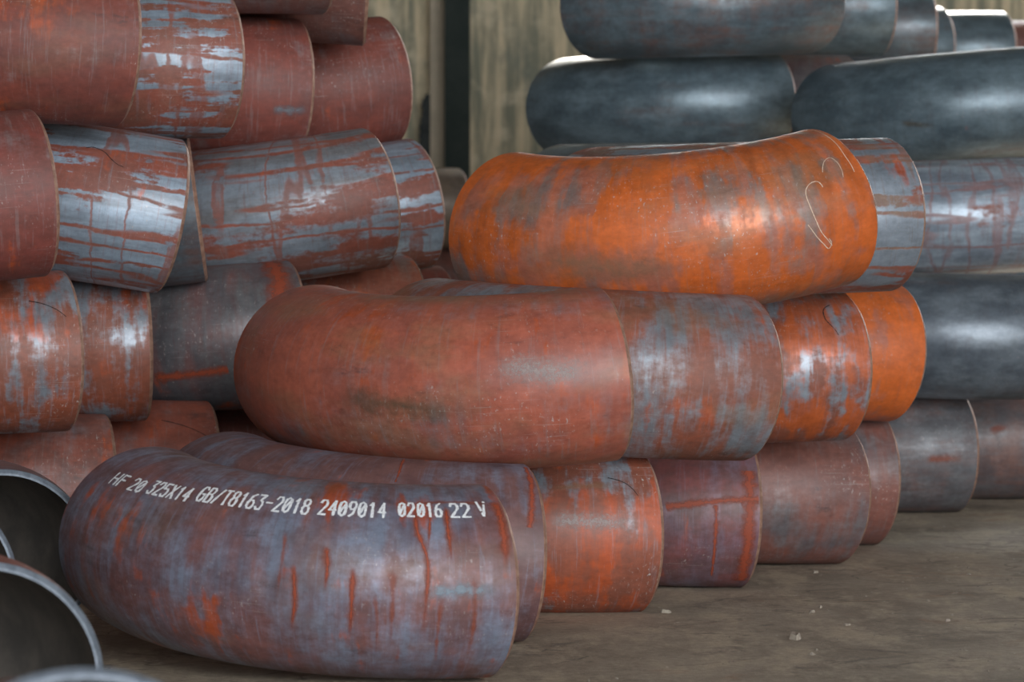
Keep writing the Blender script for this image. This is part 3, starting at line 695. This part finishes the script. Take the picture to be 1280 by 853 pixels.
# single stains, smudges and bare patches, plus one painted sheen
M_GREY = alpha_mat('grey_smudge', (.16, .175, .20), (.22, .24, .27), .75, 60.0, .55, True)
M_DARK = alpha_mat('dark_oily_smudge', (.09, .07, .045), (.14, .10, .06), .5, 40.0, .62, True)
M_PALE = alpha_mat('pale_speckle_and_sheen', (.34, .34, .36), (.46, .38, .34), .65, 170.0, .66, True)
M_SAND = alpha_mat('tan_dust_smear', (.36, .20, .12), (.28, .15, .09), .5, 40.0, .60, True)
M_BLUE = alpha_mat('blue_bare_scale', (.20, .27, .33), (.27, .34, .40), .75, 60.0, .60, True)
for key, pts, w_, mt, lab in (
        ('L2c', [(.2652, -.0801), (.2014, -.0752), (.1396, -.0688)], .040, M_RUN, 'orange rust band'),
        ('L2c', [(.050, .250), (.040, .1489), (.045, .070)], .085, M_RUN, 'red rust patch at the rim'),
        ('C7', [(.1107, -.0135), (.0728, -.0113), (.0329, -.0078)], .045, M_RUN_SOFT, 'rusty spot'),
        ('C8', [(.1755, .0326), (.1515, .0433), (.1326, .0326)], .050, M_RUN_SOFT, 'rusty spot'),
        ('L4c', [(.0758, -.0581), (.0389, -.0589), (.008, -.0532)], .040, M_GREY, 'grey smudge'),
        ('R4', [(.4058, -.0284), (.3709, -.0418), (.328, -.0518)], .036, M_DARK, 'dark smudge'),
        ('M1', [(.4308, .0035), (.325, -.0128), (.2253, -.0319)], .120, M_DARK, 'dull dark patch'),
        ('M1', [(.1935, .0596), (.1107, .0404), (.0418, .0262)], .110, M_PALE, 'pale scuffs and painted-in sheen'),  # pale colour paints in the highlight here, along with scuffs
        ('C3', [(.1745, .0347), (.1067, .0319), (.0179, .0262)], .080, M_PALE, 'pale speckled patch'),
        ('C3', [(.1755, .0971), (.1117, .1049), (.0598, .0971)], .040, M_SAND, 'tan smear'),
        ('O1', [(.5434, .005), (.4227, -.02), (.28, -.0271)], .130, M_SAND, 'dusty tan patch'),
        ('C1', [(.1207, .0113), (.0718, .0206), (.0219, .0142)], .052, M_BLUE, 'blue-green bare patch')):
    ribbon('stain', key, pts, w_, mt, lab, jitter=.08, lift=.0004, taper=False)

# ------------------------------------------------------------------ back wall: steel column, pilaster, ragged dark sheet
def px_x(px, y): return (px - 640) * y / FPX
M_COL = simple('dark_green_black_paint', (.014, .022, .019), (.026, .034, .030), 6.0, .95, .05)
M_PIL = simple('pale_pilaster_concrete', (.52, .44, .33), (.42, .36, .27), 5.0, .85, .2)
cy = WALL_Y - .32
x0, x1 = px_x(556, cy), px_x(587, cy)
col_root = bpy.data.objects.new('steel_column', None); COL.objects.link(col_root)
tag(col_root, 'dark painted steel column standing against the concrete wall', 'column')
def cbox(nm, a, b, c, d, e, f, mat, par): return box(nm, a, b, c, d, e, f, mat, par)
cbox('flange', x0, x1, cy, cy + .012, 0, RZ, M_COL, col_root)
cbox('flange', x0, x1, cy + .16, cy + .172, 0, RZ, M_COL, col_root)
cbox('web', (x0 + x1) / 2 - .005, (x0 + x1) / 2 + .005, cy + .012, cy + .16, 0, RZ, M_COL, col_root)
box('base_plate', x0 - .05, x1 + .05, cy - .05, cy + .22, 0, .016, M_COL, col_root)
pil = box('pilaster', px_x(538, WALL_Y - .08), px_x(556, WALL_Y - .08), WALL_Y - .12, WALL_Y, 0, RZ, M_PIL, None, .006)
tag(pil, 'pale narrow concrete pilaster left of the dark steel column', 'pilaster', None, 'structure')

# ragged dark sheet hanging on the wall left of the pilaster
M_RAG = simple('dark_tar_sheet', (.010, .014, .014), (.020, .024, .023), 12.0, .75, .2)
ry = WALL_Y - .10
zt, zb = CAM_H + (273 - 118) * ry / FPX, CAM_H + (273 - 205) * ry / FPX
xr, xl = px_x(541, ry), px_x(525, ry)
rv, rf = [], []
NR = 22
for i in range(NR + 1):
    f = i / NR
    z = zt + (zb - zt) * f
    le = xl + (.030 * (1 - f) ** 2) - random.uniform(0, .016)
    for y_ in (ry, ry + .012):
        rv += [(le, y_ + random.uniform(-.003, .003), z), (xr, y_, z + random.uniform(-.002, .002))]
for i in range(NR):
    a, b = i * 4, i * 4 + 4
    rf += [[a, b, b + 1, a + 1], [a + 2, a + 3, b + 3, b + 2], [a, a + 2, b + 2, b], [a + 1, b + 1, b + 3, a + 3]]
rf += [[0, 1, 3, 2], [NR * 4, NR * 4 + 2, NR * 4 + 3, NR * 4 + 1]]
tag(obj('tar_sheet', mesh('tar_sheet', rv, rf), M_RAG), 'ragged dark strip of sheeting hanging on the back wall left of the column', 'sheeting')

# flakes of scale and mortar on the floor
M_FLAKE = simple('pale_flake', (.42, .37, .30), (.30, .25, .20), 80.0, .8, .2)
def gpt(px, py):
    d = FPX * CAM_H / (py - 273.0)
    return (px - 640) * d / FPX, d
def flake_mesh(rx, ry_, h, seed):
    rnd = random.Random(seed); n = 7
    top = [(rx * math.cos(2 * PI * k / n) * rnd.uniform(.6, 1.1), ry_ * math.sin(2 * PI * k / n) * rnd.uniform(.6, 1.1)) for k in range(n)]
    vs = [(x * .72, y * .72, h * rnd.uniform(.7, 1.2)) for x, y in top] + [(x, y, 0) for x, y in top]
    fs = [list(range(n))] + [[k, n + k, n + (k + 1) % n, (k + 1) % n][::-1] for k in range(n)] + [list(range(2 * n - 1, n - 1, -1))]
    return mesh('floor_flake', vs, [f[::-1] if i == 0 and False else f for i, f in enumerate(fs)])
FLAKES = [(995, 800, .014, .030, .010, 'pale grey lump of mortar on the bare floor, largest of the loose bits'),
          (832, 767, .013, .020, .006, 'pale flat flake on the floor at the foot of the speckled orange-red elbow'),
          (1016, 767, .007, .014, .004, 'small white chip on the floor, left one of a close pair'),
          (1027, 761, .005, .012, .004, 'small white chip on the floor, right one of a close pair'),
          (1020, 717, .009, .012, .004, 'pale chip on the floor in front of the dusty brown-red elbow'),
          (1060, 783, .011, .012, .003, 'thin pale sliver on the floor right of the largest loose lump'),
          (1186, 778, .006, .014, .004, 'pale chip alone on the floor towards the right picture edge')]
for i, (px, py, rx, ry_, h, lab) in enumerate(FLAKES):
    x, y = gpt(px, py)
    o = obj('floor_flake', flake_mesh(rx, ry_, h, 40 + i), M_FLAKE)
    o.location = (x, y, 0); o.rotation_euler = (0, 0, random.uniform(-.4, .4))
    tag(o, lab, 'debris', 'loose bits on the floor')
# fine crumbs, too many to count
vs, fs = [], []
for k in range(420):
    x, y = random.uniform(-.1, 1.6), random.uniform(5.6, 10.5)
    if x < .15 + (y - 6.2) * .42: x = .15 + (y - 6.2) * .42 + random.random() ** 2 * .9
    if y > 8 and x < .95: continue
    rr = random.uniform(.0012, .0042) * (1 if random.random() < .85 else 1.6); b = len(vs)
    for q in range(5):
        an = 2 * PI * q / 5 + k
        vs.append((x + rr * math.cos(an) * random.uniform(.7, 1.3), y + rr * 1.8 * math.sin(an), 0.0))
    vs.append((x, y, rr * .7))
    fs += [[b + q, b + (q + 1) % 5, b + 5] for q in range(5)]
tag(obj('floor_crumbs', mesh('floor_crumbs', vs, fs), M_FLAKE), 'fine pale crumbs of scale scattered over the bare floor', 'crumbs', None, 'stuff')
